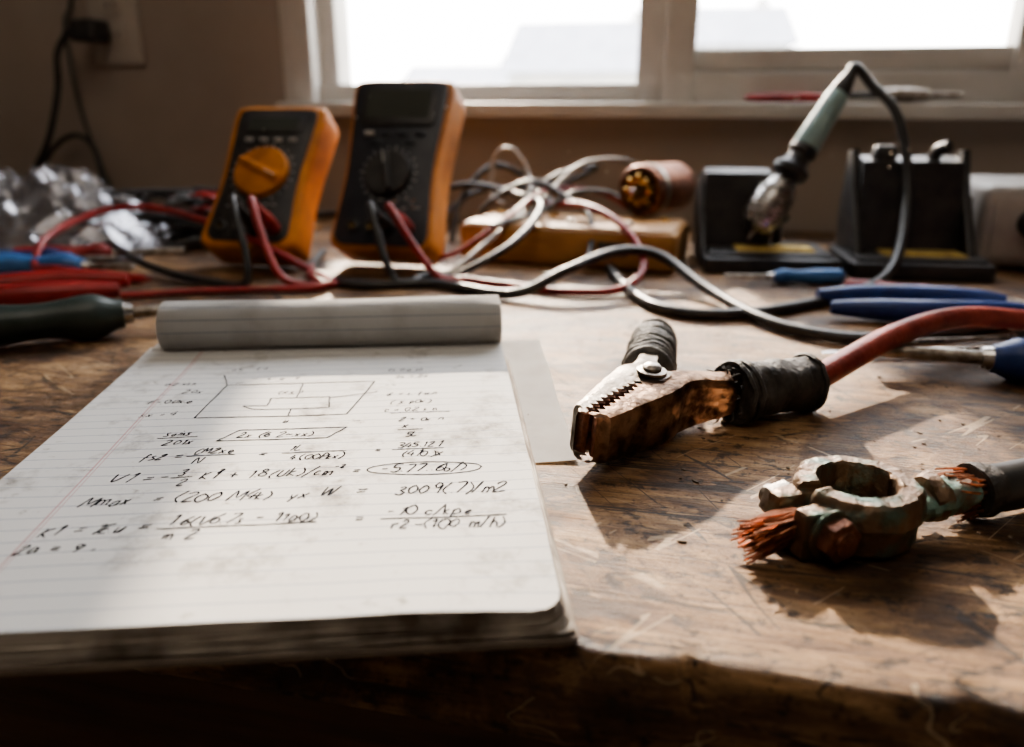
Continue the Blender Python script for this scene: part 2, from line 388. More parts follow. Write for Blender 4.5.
for lx in (-1.15,1.0):
    for ly in (y0+.05,y1-.06): b.box((lx,ly,(fz-.042)/2),(.08,.08,-fz-.042),M_DWOOD,.003)
b.done()

# ------------------------------------------------------------------ notepad
NB_R=R(4.75)+YAW
nb0=P(-.2020,.1935,0)
W_,L_,H_=.219,.284,.0145
def pz(x,y):
    z=H_+.0007*noise.noise(Vector((x*18,y*14,2)))-.0008
    cx=max(0,(x-.17)/.046); cy_=max(0,(.06-y)/.06)
    z-=.0022*cx*cy_
    z+=.0015*max(0,(y-.244)/.04)**2
    return z
b=B('legal_notepad')
bm=bmesh.new(); nx,ny=44,56; g=[]
def corner(x,y):
    r=.010
    for cxx,sg in ((W_-r,1),(r,-1)):
        if (x-cxx)*sg>0 and y<r:
            dx,dy=(x-cxx)*sg,(r-y); d=max(dx,dy); l=math.hypot(dx,dy)
            if l>1e-9: dx,dy=dx/l*d,dy/l*d
            x=cxx+sg*dx; y=r-dy
    return x,y
for i in range(nx+1):
    row=[]
    for j in range(ny+1):
        x,y=corner(W_*i/nx,L_*j/ny)
        row.append(bm.verts.new((x,y,pz(x,y))))
    g.append(row)
for i in range(nx):
    for j in range(ny): bm.faces.new((g[i][j],g[i+1][j],g[i+1][j+1],g[i][j+1]))
b.merge(bm,M_PAPER)
def leaf(zt,zb,ox,oy,rr_,seed):
    o=rrect(W_+ox,L_+oy,rr_,W_/2+ox*.5,L_/2-oy*.5,4)
    pts=[]
    for k in range(len(o)):
        a,c=o[k],o[(k+1)%len(o)]; d=math.hypot(a[0]-c[0],a[1]-c[1]); nn=max(1,int(d/.006))
        for q in range(nn): pts.append((a[0]+(c[0]-a[0])*q/nn,a[1]+(c[1]-a[1])*q/nn))
    bm=bmesh.new(); t=[];u=[]
    for x,y in pts:
        dx=.0006*noise.noise(Vector((x*40,y*40,seed))); dz=.00030*noise.noise(Vector((x*30,y*30,seed+9)))
        t.append(bm.verts.new((x+dx,y+dx,zt+dz))); u.append(bm.verts.new((x+dx,y+dx,zb+dz)))
    n=len(pts)
    for k in range(n): bm.faces.new((t[k],t[(k+1)%n],u[(k+1)%n],u[k]))
    bm.faces.new(t); bm.faces.new(u[::-1]); bmesh.ops.recalc_face_normals(bm,faces=bm.faces[:])
    b.merge(bm,M_EDGE)
lay=12; zz=H_-.0042
for q in range(lay):
    t_=(zz-.0022)/lay
    leaf(zz-q*t_,zz-(q+1)*t_+.0001,.0010*random.random()+.0003*q,.0008*random.random()+.00012*q,.010 if q<9 else .004,q*3.1)
bm=bmesh.new(); pr=None
path=[corner(W_*i/nx,0) for i in range(nx+1)]+[corner(W_,L_*j/ny) for j in range(1,ny+1)]+[(W_*(1-i/nx),L_) for i in range(1,nx+1)]+[corner(0,L_*(1-j/ny)) for j in range(1,ny+1)]
for x,y in path:
    a=bm.verts.new((x,y,pz(x,y))); c=bm.verts.new((x,y,H_-.0050))
    if pr: bm.faces.new((pr[0],pr[1],c,a))
    pr=(a,c)
b.merge(bm,M_EDGE)
b.ext(rrect(W_+.005,L_+.003,.004,W_/2+.0025,L_/2-.001),0.0002,.0022,M_CARD)
def roll(r0,r1,turn0,turn1,yc,zc,thk,n=64,xa=0.0,xb=W_,mat=M_PLAIN):
    bm=bmesh.new(); R_=[]
    for i in range(n+1):
        t=i/n; a=turn0+(turn1-turn0)*t; r=r0+(r1-r0)*t
        row=[]
        for k in range(13):
            xx=xa+(xb-xa)*k/12; rr=r*(1+.03*math.sin(xx*30+a))
            row.append(bm.verts.new((xx,yc+rr*math.cos(a)*1.15,zc+rr*math.sin(a))))
        R_.append(row)
    for i in range(n):
        for k in range(12): bm.faces.new((R_[i][k],R_[i][k+1],R_[i+1][k+1],R_[i+1][k]))
    bmesh.ops.solidify(bm,geom=bm.faces[:],thickness=thk)
    bmesh.ops.recalc_face_normals(bm,faces=bm.faces[:])
    b.merge(bm,mat)
YC=L_+.003; ZC=H_+.0122; XA=.011
roll(.0140,.0126,R(-115),R(-420),YC,ZC,.0012,xa=XA)
roll(.0118,.0088,R(-100),R(-560),YC,ZC,.0005,xa=XA)
roll(.0154,.0149,R(-100),R(-380),YC+.001,ZC+.001,.0004,xa=XA-.001,xb=W_-.001)
b.box((W_/2,L_+.001,H_-.001),(W_-.004,.014,.006),M_PLAIN,.002)
G={'0':[[(.3,1),(.05,.7),(.05,.3),(.3,0),(.55,.3),(.55,.7),(.3,1)]],'1':[[(.15,.8),(.35,1),(.28,0)]],
'2':[[(.05,.8),(.3,1),(.5,.75),(.05,0),(.6,.03)]],'3':[[(.05,.9),(.35,1),(.5,.78),(.2,.52),(.52,.3),(.3,0),(.02,.12)]],
'4':[[(.35,1),(.02,.35),(.58,.35)],[(.42,.65),(.38,0)]],'5':[[(.5,1),(.12,1),(.08,.55),(.4,.6),(.5,.25),(.25,0),(.02,.1)]],
'6':[[(.5,1),(.15,.6),(.05,.2),(.3,0),(.5,.25),(.3,.5),(.08,.3)]],'7':[[(.03,1),(.55,1),(.2,0)]],
'8':[[(.45,.85),(.25,1),(.1,.75),(.5,.3),(.25,0),(.05,.25),(.45,.8)]],'9':[[(.5,.8),(.25,1),(.08,.7),(.3,.5),(.5,.8),(.4,0)]],
'V':[[(.0,1),(.28,0),(.62,1)]],'M':[[(0,0),(.12,1),(.35,.3),(.6,1),(.7,0)]],'K':[[(.05,1),(.05,0)],[(.5,1),(.08,.5),(.55,0)]],
'Z':[[(.05,1),(.55,1),(.05,0),(.6,0)]],'N':[[(0,0),(.08,1),(.5,0),(.58,1)]],'L':[[(.1,1),(.05,0),(.5,.05)]],'E':[[(.5,1),(.1,.95),(.08,.5),(.4,.52)],[(.08,.5),(.05,.02),(.5,0)]],
'F':[[(.5,1),(.1,.95),(.05,0)],[(.08,.5),(.4,.52)]],'S':[[(.5,.9),(.25,1),(.1,.75),(.45,.3),(.2,0),(0,.12)]],'W':[[(0,1),(.15,0),(.35,.8),(.52,0),(.75,1)]],'P':[[(.1,0),(.12,1),(.5,.85),(.4,.55),(.1,.5)]],'U':[[(.05,1),(.08,.2),(.3,0),(.5,.25),(.52,1)]],'C':[[(.5,.85),(.25,1),(.04,.5),(.22,0),(.5,.12)]],
'a':[[(.45,.5),(.2,.6),(.05,.25),(.2,0),(.42,.3),(.45,.5),(.5,.02)]],'c':[[(.42,.5),(.2,.6),(.05,.25),(.2,0),(.45,.1)]],'e':[[(.08,.3),(.4,.38),(.25,.6),(.05,.3),(.2,0),(.45,.1)]],
'o':[[(.25,.6),(.04,.3),(.25,0),(.45,.3),(.25,.6)]],'r':[[(.05,.6),(.08,0)],[(.08,.35),(.25,.6),(.4,.55)]],'x':[[(.02,.6),(.42,0)],[(.42,.6),(.02,0)]],
'n':[[(.05,.6),(.05,0)],[(.06,.4),(.25,.6),(.4,.4),(.42,0)]],'m':[[(.03,.6),(.03,0)],[(.04,.4),(.18,.6),(.28,.35),(.28,0)],[(.29,.4),(.45,.6),(.56,.35),(.58,0)]],
'u':[[(.03,.6),(.06,.1),(.25,0),(.4,.6),(.45,0)]],'w':[[(.0,.6),(.12,0),(.27,.5),(.4,0),(.58,.6)]],'i':[[(.1,.6),(.1,0)],[(.1,.82),(.12,.86)]],'s':[[(.35,.55),(.15,.6),(.1,.42),(.35,.2),(.15,0),(.02,.06)]],
'l':[[(.1,1),(.1,0)]],'k':[[(.05,1),(.05,0)],[(.35,.6),(.08,.3),(.4,0)]],'t':[[(.18,.95),(.15,.1),(.3,0)],[(.02,.65),(.35,.68)]],'f':[[(.4,.95),(.22,1),(.15,-.25)],[(.02,.55),(.38,.58)]],'p':[[(.05,.6),(.02,-.35)],[(.06,.45),(.3,.6),(.4,.25),(.08,.05)]],'y':[[(.02,.6),(.2,.1)],[(.42,.6),(.05,-.35)]],'d':[[(.4,.5),(.15,.55),(.05,.2),(.25,0),(.4,.3),(.48,1),(.46,0)]],'b':[[(.06,1),(.06,.05),(.3,0),(.4,.3),(.1,.5)]],'h':[[(.05,1),(.05,0)],[(.06,.4),(.25,.6),(.4,.35),(.42,0)]],
'+':[[(.05,.45),(.5,.47)],[(.27,.72),(.27,.2)]],'-':[[(.05,.42),(.48,.45)]],'=':[[(.05,.58),(.5,.6)],[(.05,.32),(.5,.34)]],'(':[[(.35,1.08),(.08,.6),(.1,.25),(.32,-.1)]],')':[[(.05,1.08),(.3,.65),(.3,.3),(.05,-.1)]],'/':[[(.45,1.1),(.02,-.1)]],'.':[[(.1,.02),(.15,.05)]],',':[[(.15,.1),(.08,-.12)]],'~':[[(.02,.4),(.15,.55),(.35,.35),(.5,.5)]]}
ink=bmesh.new()
def stroke(pts,w=.00055,sm=4,jt=.00022,straight=False):
    p=[Vector((x+random.uniform(-jt,jt),y+random.uniform(-jt,jt),0)) for x,y in pts]
    if not straight: p=crom(p,sm)
    L_prev=None
    for i,q in enumerate(p):
        t=(p[min(i+1,len(p)-1)]-p[max(i-1,0)])
        if t.length<1e-9: t=Vector((1,0,0))
        t.normalize(); nn=Vector((-t.y,t.x,0))*w*.5*(.75+.6*random.random())
        a,c=q+nn,q-nn
        va=ink.verts.new((a.x,a.y,pz(a.x,a.y)+.00016)); vc=ink.verts.new((c.x,c.y,pz(c.x,c.y)+.00016))
        if L_prev: ink.faces.new((L_prev[0],L_prev[1],vc,va))
        L_prev=(va,vc)
KW=.85
def write(txt,x,y,h=.0085,w=.00055,sl=.30):
    h*=KW; w*=1.25
    for ch in txt:
        if ch==' ': x+=h*.5; continue
        if ch in G:
            gw=max(p[0] for st in G[ch] for p in st)
            hh=h*random.uniform(.80,1.15); dy=random.uniform(-.10,.10)*h; s2=sl+random.uniform(-.12,.12)
            for st in G[ch]: stroke([(x+(px_+s2*py_)*hh*.90,y+dy+py_*hh) for px_,py_ in st],w,jt=h*.045)
            x+=(gw+random.uniform(.10,.20))*h*.88
    return x
def line(x0_,y0_,x1_,y1_,w=.0005):
    n=6; stroke([(x0_+(x1_-x0_)*i/n,y0_+(y1_-y0_)*i/n) for i in range(n+1)],w*1.2,jt=.0002)
def frac(a,c,x,y,h=.0062):
    e1=write(a,x+.002,y+.0046,h,.0005); e2=write(c,x+.004,y-.0052,h,.0005); e=max(e1,e2)+.001
    line(x,y+.0025,e,y+.003); return e+.003
x=write('K1 =',.036,.056); x=write('1E.u',x+.003,.056,.0075); x=write('=',x+.004,.056); x=frac('1.6(V6.7s - 11a0)','m 2',x+.004,.055,.0078); x=write('=',x+.010,.056); frac('-10 c/kp.e','r2-(100 m/h)',x+.006,.056,.0078)
write('2a = 9 ,',.033,.0440,.0080)
x=write('Mmax  = (200 M4k)',.041,.078,.0090); x=write('yx W  =',x+.007,.078,.0090); write('3009(.7)/m2',x+.012,.078,.0090)
x=write('V1 =',.044,.098,.0100); x=write('-',x+.002,.098); x=frac('3','2',x+.001,.098,.0070); x=write('K1',x,.098); write('2',x-.001,.104,.0045); x=write('+ 1.8(Uk)/cm',x+.004,.098,.0088); write('-2',x,.104,.0045); x=write('=',x+.007,.098); xe=write('-5.77..6b/)',x+.008,.0985,.0086)
cx_,cy2=(x+.006+xe+.003)/2,.1015
stroke([(cx_+ (xe-x)*.54*math.cos(a*.45),cy2+.0062*math.sin(a*.45)) for a in range(15)],.0006)
x=write('fs2 =',.050,.119,.0076); x=frac('CM2x.e','N',x+.002,.119,.0064); x=write('=',x+.007,.119,.007); x=frac('1L','4(00Pkx)',x+.007,.119,.0064); x=write('=',x+.009,.119,.007); frac('345.121','(410.)x',x+.005,.119,.0064)
frac('Soins','2.01x',.050,.140,.0060)
for a,c in (((.078,.137),(.128,.137)),((.128,.137),(.136,.149)),((.136,.149),(.086,.149)),((.086,.149),(.078,.137))): line(*a,*c,.0006)
write('2x (6 2~.xx)',.086,.1400,.0066,.00050); frac('x','5L.',.160,.141,.0058)
bx=[(.060,.166),(.134,.166),(.144,.214),(.064,.214)]
for i in range(4): line(*bx[i],*bx[(i+1)%4],.00065)
bx=[(.080,.181),(.092,.181),(.092,.192),(.122,.192),(.124,.176),(.086,.176),(.080,.181)]
for i in range(6): line(*bx[i],*bx[i+1],.00055)
line(.064,.214,.058,.232,.0005); line(.105,.166,.105,.176,.0005); line(.105,.192,.105,.214,.0005); line(.122,.190,.147,.197,.0005)
write('F-.00x.e',.030,.187,.0070,.0005); write('2.0x',.043,.202,.0058,.0004); write('(x.s,.)',.094,.198,.0058,.0004); write('-~',.150,.205,.006,.0004)
write('6 = s. f.u.n',.152,.190,.0058,.00045); write('( s. p0x.)',.154,.178,.0058,.00045); write('.l.n = 2x',.154,.218,.0056,.0004);write('u',.104,.157,.0055,.0005)
write('- . s  u . e .',.075,.221,.0055,.0004); line(.155,.165,.185,.165,.0004); write('c = 0.2 s n',.152,.167,.0056,.0004)
write('n.x  . l. s',.060,.240,.0052,.0004); write('(s. 0.u x)',.150,.230,.0052,.0004); write('2 = 0x. n',.160,.154,.0054,.0004); write('s.x. = 4',.032,.170,.0055,.0004)
write('0.2 xs.n',.030,.216,.0052,.0004)
b.merge(ink,M_INK)
bm=bmesh.new()
for a in (R(150),R(178),R(118)):
    for k in range(24):
        xa,xb=XA+(W_-XA)*k/24,XA+(W_-XA)*(k+1)/24
        v=[]
        for xx,da in ((xa,0),(xb,0),(xb,.03),(xa,.03)):
            r2=.0158*(1+.03*math.sin(xx*30+a)); v.append(bm.verts.new((xx,YC+.001+r2*math.cos(a+da)*1.15,ZC+.001+r2*math.sin(a+da))))
        bm.faces.new(v)
b.merge(bm,M_LINE)
b.done((nb0.x,nb0.y,.0),NB_R,ang=30)

b=B('loose_paper_sheet')
bm=bmesh.new(); g=[]
for i in range(17):
    row=[]
    for j in range(25):
        x=.15*i/16; y=.20*j/24
        row.append(bm.verts.new((x,y,.0006+.0022*max(0,(x-.12)/.03)**2*(.5+.5*math.sin(j*.5)))))
    g.append(row)
for i in range(16):
    for j in range(24): bm.faces.new((g[i][j],g[i+1][j],g[i+1][j+1],g[i][j+1]))
bmesh.ops.solidify(bm,geom=bm.faces[:],thickness=.0003)
b.merge(bm,M_PLAIN)
o=b.done(P(-.119,.334,.0),NB_R+R(-1.5))

# ------------------------------------------------------------------ battery clamp
def smooth(t): t=max(0,min(1,t)); return t*t*(3-2*t)
b=B('battery_jumper_clamp')
zc=.0170
def cpath(side,n=160,L=.165):
    pts=[];x=y=0;ds=L/n
    for i in range(n+1):
        s=i*ds; a=side*R(26)*smooth((s-.046)/.03)-side*R(4)*(1-smooth(s/.04))
        pts.append((s,x,y,a)); x+=math.cos(a)*ds; y+=math.sin(a)*ds
    return pts
def half(side,mat,Lh,earh):
    pts=cpath(side,200,Lh); bm=bmesh.new(); R_=[]
    for s,x,y,a in pts:
        nxx,nyy=-math.sin(a)*side,math.cos(a)*side
        if s<.046:
            t=s/.046; w=.0085+.0105*t**.7; tri=abs(((s*230)%1)-.5)*2; i_=.0006+.0034*tri*(1 if s>.003 else 0)+.002*math.sin(t*3.14); h=.0120+.0025*t
            if s<.004: w=.0055+.75*s
        else:
            t=smooth((s-.046)/.006)*(1-smooth((s-.062)/.010)); w=.019-.006*smooth((s-.054)/.03); i_=.0010-.0085*t; h=.0145-.004*smooth((s-.070)/.04)+ (earh*t)
            if s>.064: i_=.0012+.001*smooth((s-.064)/.02)
        r=.0032
        wob=.0005*noise.noise(Vector((s*120,side*3,0)))
        sec=[(i_,h),((i_+w)/2,h),(w-r,h),(w-.3*r,h-.3*r),(w,h-r),(w,0),(w,-h+r),(w-.3*r,-h+.3*r),(w-r,-h),((i_+w)/2,-h),(i_,-h)]
        R_.append([bm.verts.new((x+nxx*(o_+wob),y+nyy*(o_+wob),zc+z_)) for o_,z_ in sec])
    for i in range(len(R_)-1):
        for k in range(10): bm.faces.new((R_[i][k],R_[i][k+1],R_[i+1][k+1],R_[i+1][k]))
    bmesh.ops.solidify(bm,geom=bm.faces[:],thickness=.0015)
    bmesh.ops.recalc_face_normals(bm,faces=bm.faces[:])
    b.merge(bm,mat)
    bm=bmesh.new(); R_=[]
    for s,x,y,a in pts:
        if s>.046: break
        t=s/.046; w=.0065+.006*t**.7; tri=abs(((s*230+.5)%1)-.5)*2; i_=.0004+.0026*tri+.002*math.sin(t*3.14); h=.0095+.003*t
        if s<.002: continue
        R_.append([bm.verts.new((x-math.sin(a)*side*o_,y+math.cos(a)*side*o_,zc+z_)) for o_,z_ in ((i_,h),(w,h),(w,-h),(i_,-h))])
    for i in range(len(R_)-1):
        for k in range(4): bm.faces.new((R_[i][k],R_[i][(k+1)%4],R_[i+1][(k+1)%4],R_[i+1][k]))
    bm.faces.new(R_[0]); bm.faces.new(R_[-1][::-1]); bmesh.ops.recalc_face_normals(bm,faces=bm.faces[:])
    b.merge(bm,M_COPD)
    return pts
pn=half(-1,M_COPC,.165,.0); pf=half(1,M_STEEL,.160,.0012)
def at(pts,s,off=0,side=1,z=zc):
    q=min(pts,key=lambda p:abs(p[0]-s)); return Vector((q[1]-math.sin(q[3])*side*off,q[2]+math.cos(q[3])*side*off,z))
pv=Vector((.0560,0,0))
b.lathe([(.0074,-.0008),(.0074,.0005),(.0066,.0008)],M_STEEL,T((pv.x,0,zc+.0170)),24)
b.lathe([(.0046,0),(.0048,.0016),(.0034,.0030),(.0008,.0034)],M_STEEL,T((pv.x,0,zc+.0175)),20)
b.lathe([(.0030,-.016),(.0030,.017)],M_STEEL,T((pv.x,0,zc)),16)
sp=[(pv.x+.0066*math.cos(i*.5),.0066*math.sin(i*.5),zc-.009+.018*i/60) for i in range(61)]
b.sweep(sp,.0009,M_STEEL,8,0)
def grip(pts,s0,s1,r,side,mat,ribs,jit):
    c=[at(pts,s0+(s1-s0)*i/30,.0065,side) for i in range(31)]
    def rad(t):
        e=min(1,t/.05,(1-t)/.05); q=r*(.86+.14*math.sqrt(max(0,e)))
        return q*(1+ribs*math.sin(t*70))*(1.03-.10*t)
    b.sweep(c,rad,mat,28,3,jit=jit,jf=110)
grip(pn,.108,.163,.0148,-1,M_RUB,.018,.14)
grip(pf,.096,.158,.0140,1,M_RUBG,.045,.10)
for s0,r0 in ((.109,.0158),(.115,.0156),(.159,.0150)):
    c=at(pn,s0,.0065,-1); c2=at(pn,s0+.0022,.0065,-1); Mx=align(c,c2)
    pts=[(r0*(1+.03*noise.noise(Vector((k*.9,s0*99,0))))*math.cos(k*2*math.pi/24),r0*math.sin(k*2*math.pi/24),.0015*noise.noise(Vector((k*.7,3,s0*50)))) for k in range(25)]
    b.sweep(pts,.0016,M_RUB,6,2,M=Mx)
for i in range(30):
    c=at(pn,.102+random.random()*.006,.0065,-1); a=random.uniform(0,6.28); r=.0115
    d=Vector((-math.sin(-R(26))*math.cos(a),math.cos(R(26))*math.cos(a),math.sin(a)))
    p=c+d*r; b.sweep([p,p+d*.003+Vector((-.003,0,0)),p+d*.004+Vector((-.006,.001,0))],[.0006,.0003],M_RUB,5,3)
CL0=P(.031,.330,0); CLR=R(51)+YAW
TILT=Matrix.Translation((0,-.02,0))@Rx(5)@Matrix.Translation((0,.02,0.0004))
o=b.done(CL0,CLR,M=TILT)
Mc=Matrix.Translation(CL0)@Matrix.Rotation(CLR,4,'Z')@TILT
start=Mc@at(pn,.155,.0065,-1); prev=Mc@at(pn,.142,.0065,-1)
b=B('red_battery_cable')
b.sweep([start,start+(start-prev)*1.2+Vector((0,0,.003)),P(.240,.478,.024),P(.30,.520,.023),P(.36,.538,.016),P(.46,.548,.0075),P(.60,.55,.0072),P(.80,.53,.0072)],.0072,M_REDC,18,10)
b.done()

# ------------------------------------------------------------------ battery post terminal
b=B('battery_post_terminal')
bm=bmesh.new(); n=72; secs=[]
a0,a1=R(200),R(200+340)
for i in range(n+1):
    a=a0+(a1-a0)*i/n
    ro=.0215+.0014*noise.noise(Vector((math.cos(a)*3,math.sin(a)*3,1)))+.0006*noise.noise(Vector((math.cos(a)*12,math.sin(a)*12,1)))
    ri=.0135+.0004*noise.noise(Vector((math.cos(a)*9,math.sin(a)*9,4)))
    dz=.0007*noise.noise(Vector((math.cos(a)*8,math.sin(a)*8,7)))
    sec=[(ri,.021+dz),(ri+.001,.0222+dz),(ro-.0015,.0220+dz),(ro,.0205+dz),(ro+.001,.0130),(ro-.0008,.0115),(ro-.001,.003),(ro-.003,.001),(ri+.001,.001),(ri-.0006,.004)]
    secs.append([bm.verts.new((r*math.cos(a),r*math.sin(a)*1.0,z)) for r,z in sec])
for i in range(n):
    for k in range(10): bm.faces.new((secs[i][k],secs[i][(k+1)%10],secs[i+1][(k+1)%10],secs[i+1][k]))
bm.faces.new(secs[0]); bm.faces.new(secs[-1][::-1]); bmesh.ops.recalc_face_normals(bm,faces=bm.faces[:])
b.merge(bm,M_BRONZE)
Mr=Rz(18)
for sy in (-1,1):
    o_=[(-.014,sy*.003),(-.014,sy*.012),(-.026,sy*.0115),(-.031,sy*.0095),(-.031,sy*.004),(-.018,sy*.003)]
    if sy<0: o_=o_[::-1]
    b.ext(o_,.001,.0190,M_BRONZE,.0014,Mr)
Mb=Mr@T((-.0215,-.0125,.0105))@Rx(90)
hexo=[(.0078*math.cos(R(60*k+12)),.0078*math.sin(R(60*k+12))) for k in range(6)]
b.ext(hexo,0,.0058,M_COPD,.0008,Mb); b.lathe([(.0094,-.0012),(.0094,0),(.0086,.0004)],M_BRONZE,Mb,24); b.lathe([(.0044,.005),(.0042,.0068),(.002,.0074)],M_COPD,Mb,16)
b.lathe([(.0038,-.034),(.0038,.004)],M_STEEL,Mb,14)
b.ext(hexo,-.0295,-.0245,M_STEEL,.0007,Mb)
arm=[(.018,0,.010),(.024,.001,.011),(.030,.002,.012),(.038,.005,.012),(.046,.007,.012)]
b.sweep(arm,[.0085,.0074,.0080,.0074,.0080],M_VERD,22,10,flat=.85,jit=.30,jf=200)
b.sweep([(.026,.002,.012),(.032,.0035,.0122)],[.0088,.0090],M_BRONZE,18,4,jit=.2,jf=150)
for i in range(120):
    a=random.uniform(0,6.28); r=.0045*math.sqrt(random.random()); l=random.uniform(.012,.023)
    p0=Vector((-.026,r*math.cos(a)*1.1,.0098+r*math.sin(a)*1.3)); p0=Mr@p0
    sp_=random.uniform(.8,1.7); dz=random.uniform(-.25,.25)
    p1=Mr@Vector((-.026-l*.5,r*math.cos(a)*sp_,.0092+r*math.sin(a)*sp_)); p2=Mr@Vector((-.026-l,r*math.cos(a)*sp_*1.2+random.uniform(-.0015,.0015),max(.001,.0082+r*math.sin(a)*sp_*1.1+dz*l*.4)))
    b.sweep([p0,p1,p2],[.0006,.0006,.0004],M_STRAND,5,4)
for i in range(80):
    a=random.uniform(0,6.28); r=.0072; l=random.uniform(.009,.017)
    q0=Vector((.053,.0088,.0115)); ax=Vector((-1,-.18,0)).normalized(); sd=Vector((.18,-1,0)).normalized()
    f=random.uniform(.5,1.0)
    p0=q0+sd*r*f*math.cos(a)+Vector((0,0,r*f*math.sin(a))); fl=random.uniform(.8,1.45)
    p1=q0+ax*l*.5+sd*r*f*fl*math.cos(a)+Vector((0,0,max(-.010,r*f*fl*math.sin(a))))
    p2=q0+ax*l+sd*r*f*fl*1.1*math.cos(a+.2)+Vector((0,0,max(-.010,r*f*fl*1.1*math.sin(a+.2))))
    b.sweep([p0,p1,p2],[.0006,.0006,.0003],M_STRAND,5,4)
b.sweep([(.049,.0078,.0115),(.066,.0112,.0115),(.095,.018,.011),(.16,.03,.0105),(.24,.035,.0105),(.34,.02,.0105)],.0092,M_CBLK,20,8,jit=.03,jf=90)
b.sweep([(.0492,.0079,.0115),(.057,.0095,.0115)],[.0104,.0100],M_RUB,20,4,jit=.15,jf=160)
b.done(P(.1335,.278,0),R(4)+YAW,M=Matrix.Scale(1.08,4))

# ------------------------------------------------------------------ multimeters
def multimeter(name,loc,rz,W,L,Tk,tilt,holster,face,style):
    b=B(name)
    Mt=T((0,0,Tk*math.sin(R(tilt))))@Rx(-tilt)@Rx(90)
    w=W/2
    key=[(-w*.80,0),(-w*.97,.006),(-w*1.0,L*.10),(-w*.93,L*.35),(-w*.93,L*.55),(-w*1.0,L*.85),(-w*1.0,L*.95),(-w*.86,L),(0,L*1.005),(w*.86,L),(w*1.0,L*.95),(w*1.0,L*.85),(w*.93,L*.55),(w*.93,L*.35),(w*1.0,L*.10),(w*.97,.006),(w*.80,0)]
    outl=[(v.x,v.y) for v in crom([Vector((a,c,0)) for a,c in key],4)][::-1]
    b.ext(outl,-Tk,0,holster,.005,Mt,3)
    k=.84 if style==1 else .90
    inner=[(x_*k,L*.5+(y_-L*.5)*(.92 if style==1 else .95)) for x_,y_ in outl]
    b.ext(inner,-.004,.0025,face,.0012,Mt)
    if style==1:
        b.ext(rrect(W*.62,L*.13,.004,0,L*.845),0,.0045,M_BLK,.0008,Mt); b.ext(rrect(W*.52,L*.085,.002,0,L*.845),.002,.0048,M_LCD,0,Mt)
        for i in range(4): b.ext(rrect(.009,.004,.002,-.024+i*.016,L*.735),0,.0045,M_GREY,.0006,Mt)
    else:
        b.ext(rrect(W*.74,L*.24,.005,0,L*.83),0,.0045,M_BLK,.0008,Mt); b.ext(rrect(W*.62,L*.165,.002,0,L*.84),.002,.0049,M_LCD,0,Mt)
        for i in range(4): b.ext(rrect(.011,.005,.0025,-.027+i*.018,L*.665),0,.0050,M_GREY if i==0 else M_NAVY,.0006,Mt)
        for i in range(2): b.ext(rrect(.011,.005,.0025,-.018+i*.036,L*.615),0,.0050,M_NAVY,.0006,Mt)
    dy=L*.50 if style==1 else L*.43; dr=.0285 if style==1 else .024
    dm=holster if style==1 else M_BLK
    b.lathe([(dr,.002),(dr,.0065),(dr-.0015,.0085),(dr*.5,.0088),(.001,.0088)],dm,Mt@T((0,dy,0)),40)
    b.box((0,0,0),(dr*1.75,.0075,.008),dm,.0022,Mt@T((0,dy,.0105))@Rz(-25 if style==1 else 105))
    b.box((0,0,0),(dr*.5,.0012,.0006),M_WHT,0,Mt@T((0,dy,.0148))@Rz(-25 if style==1 else 105)@T((dr*.55,0,0)))
    for i in range(20):
        a=R(-60+i*300/19+0); r1=dr+.003
        b.box((0,0,0),(.0026 if i%3 else .0045,.0009,.0004),M_WHT,0,Mt@T((0,dy,.0028))@Rz(math.degrees(a))@T((r1+.001,0,0)))
    for i in range(11):
        xx=-W*.33+random.random()*W*.66; yy=L*(.28 if i<6 else .235)+random.uniform(-.003,.003)
        b.box((xx,yy,.0027),(random.uniform(.002,.006),.0010,.0004),M_WHT if i%3 else M_YEL,0,Mt)
    js=(-.0285,-.0095,.0095,.0285)
    for i,jx in enumerate(js):
        m_=M_RED if i in (3,) else M_BLK
        b.lathe([(.0068,.002),(.0068,.0060),(.0052,.0066),(.0036,.0066),(.0036,.003)],m_,Mt@T((jx,L*.125,0)),22)
        b.lathe([(.0034,.003),(.0034,.0032)],M_GOLD,Mt@T((jx,L*.125,0)),12)
    for jx,m_ in ((js[2],M_CBLK),(js[3],M_RED)):
        b.lathe([(.0050,.004),(.0066,.010),(.0066,.020),(.0056,.026),(.0040,.038),(.0032,.044)],m_,Mt@T((jx,L*.125,0)),18)
    b.box((0,0,0),(W*.55,L*.62,.004),holster,.0015,Mt@T((0,L*.36,-Tk-.010))@Rx(-9))
    b.done(loc,rz)
    MW=Matrix.Translation(loc)@Matrix.Rotation(rz,4,'Z')@Mt
    return [MW@Vector((js[2],L*.125,.044)),MW@Vector((js[3],L*.125,.044)),(MW.to_3x3()@Vector((0,0,1))).normalized()]
m1=multimeter('digital_multimeter',P(-.260,.772,.0),R(-12)+YAW,.101,.166,.040,39,M_YEL,M_BLK,1)
m2=multimeter('digital_multimeter.001',P(-.130,.770,.0),R(-14)+YAW,.106,.181,.046,30,M_ORG,M_NAVY,2)

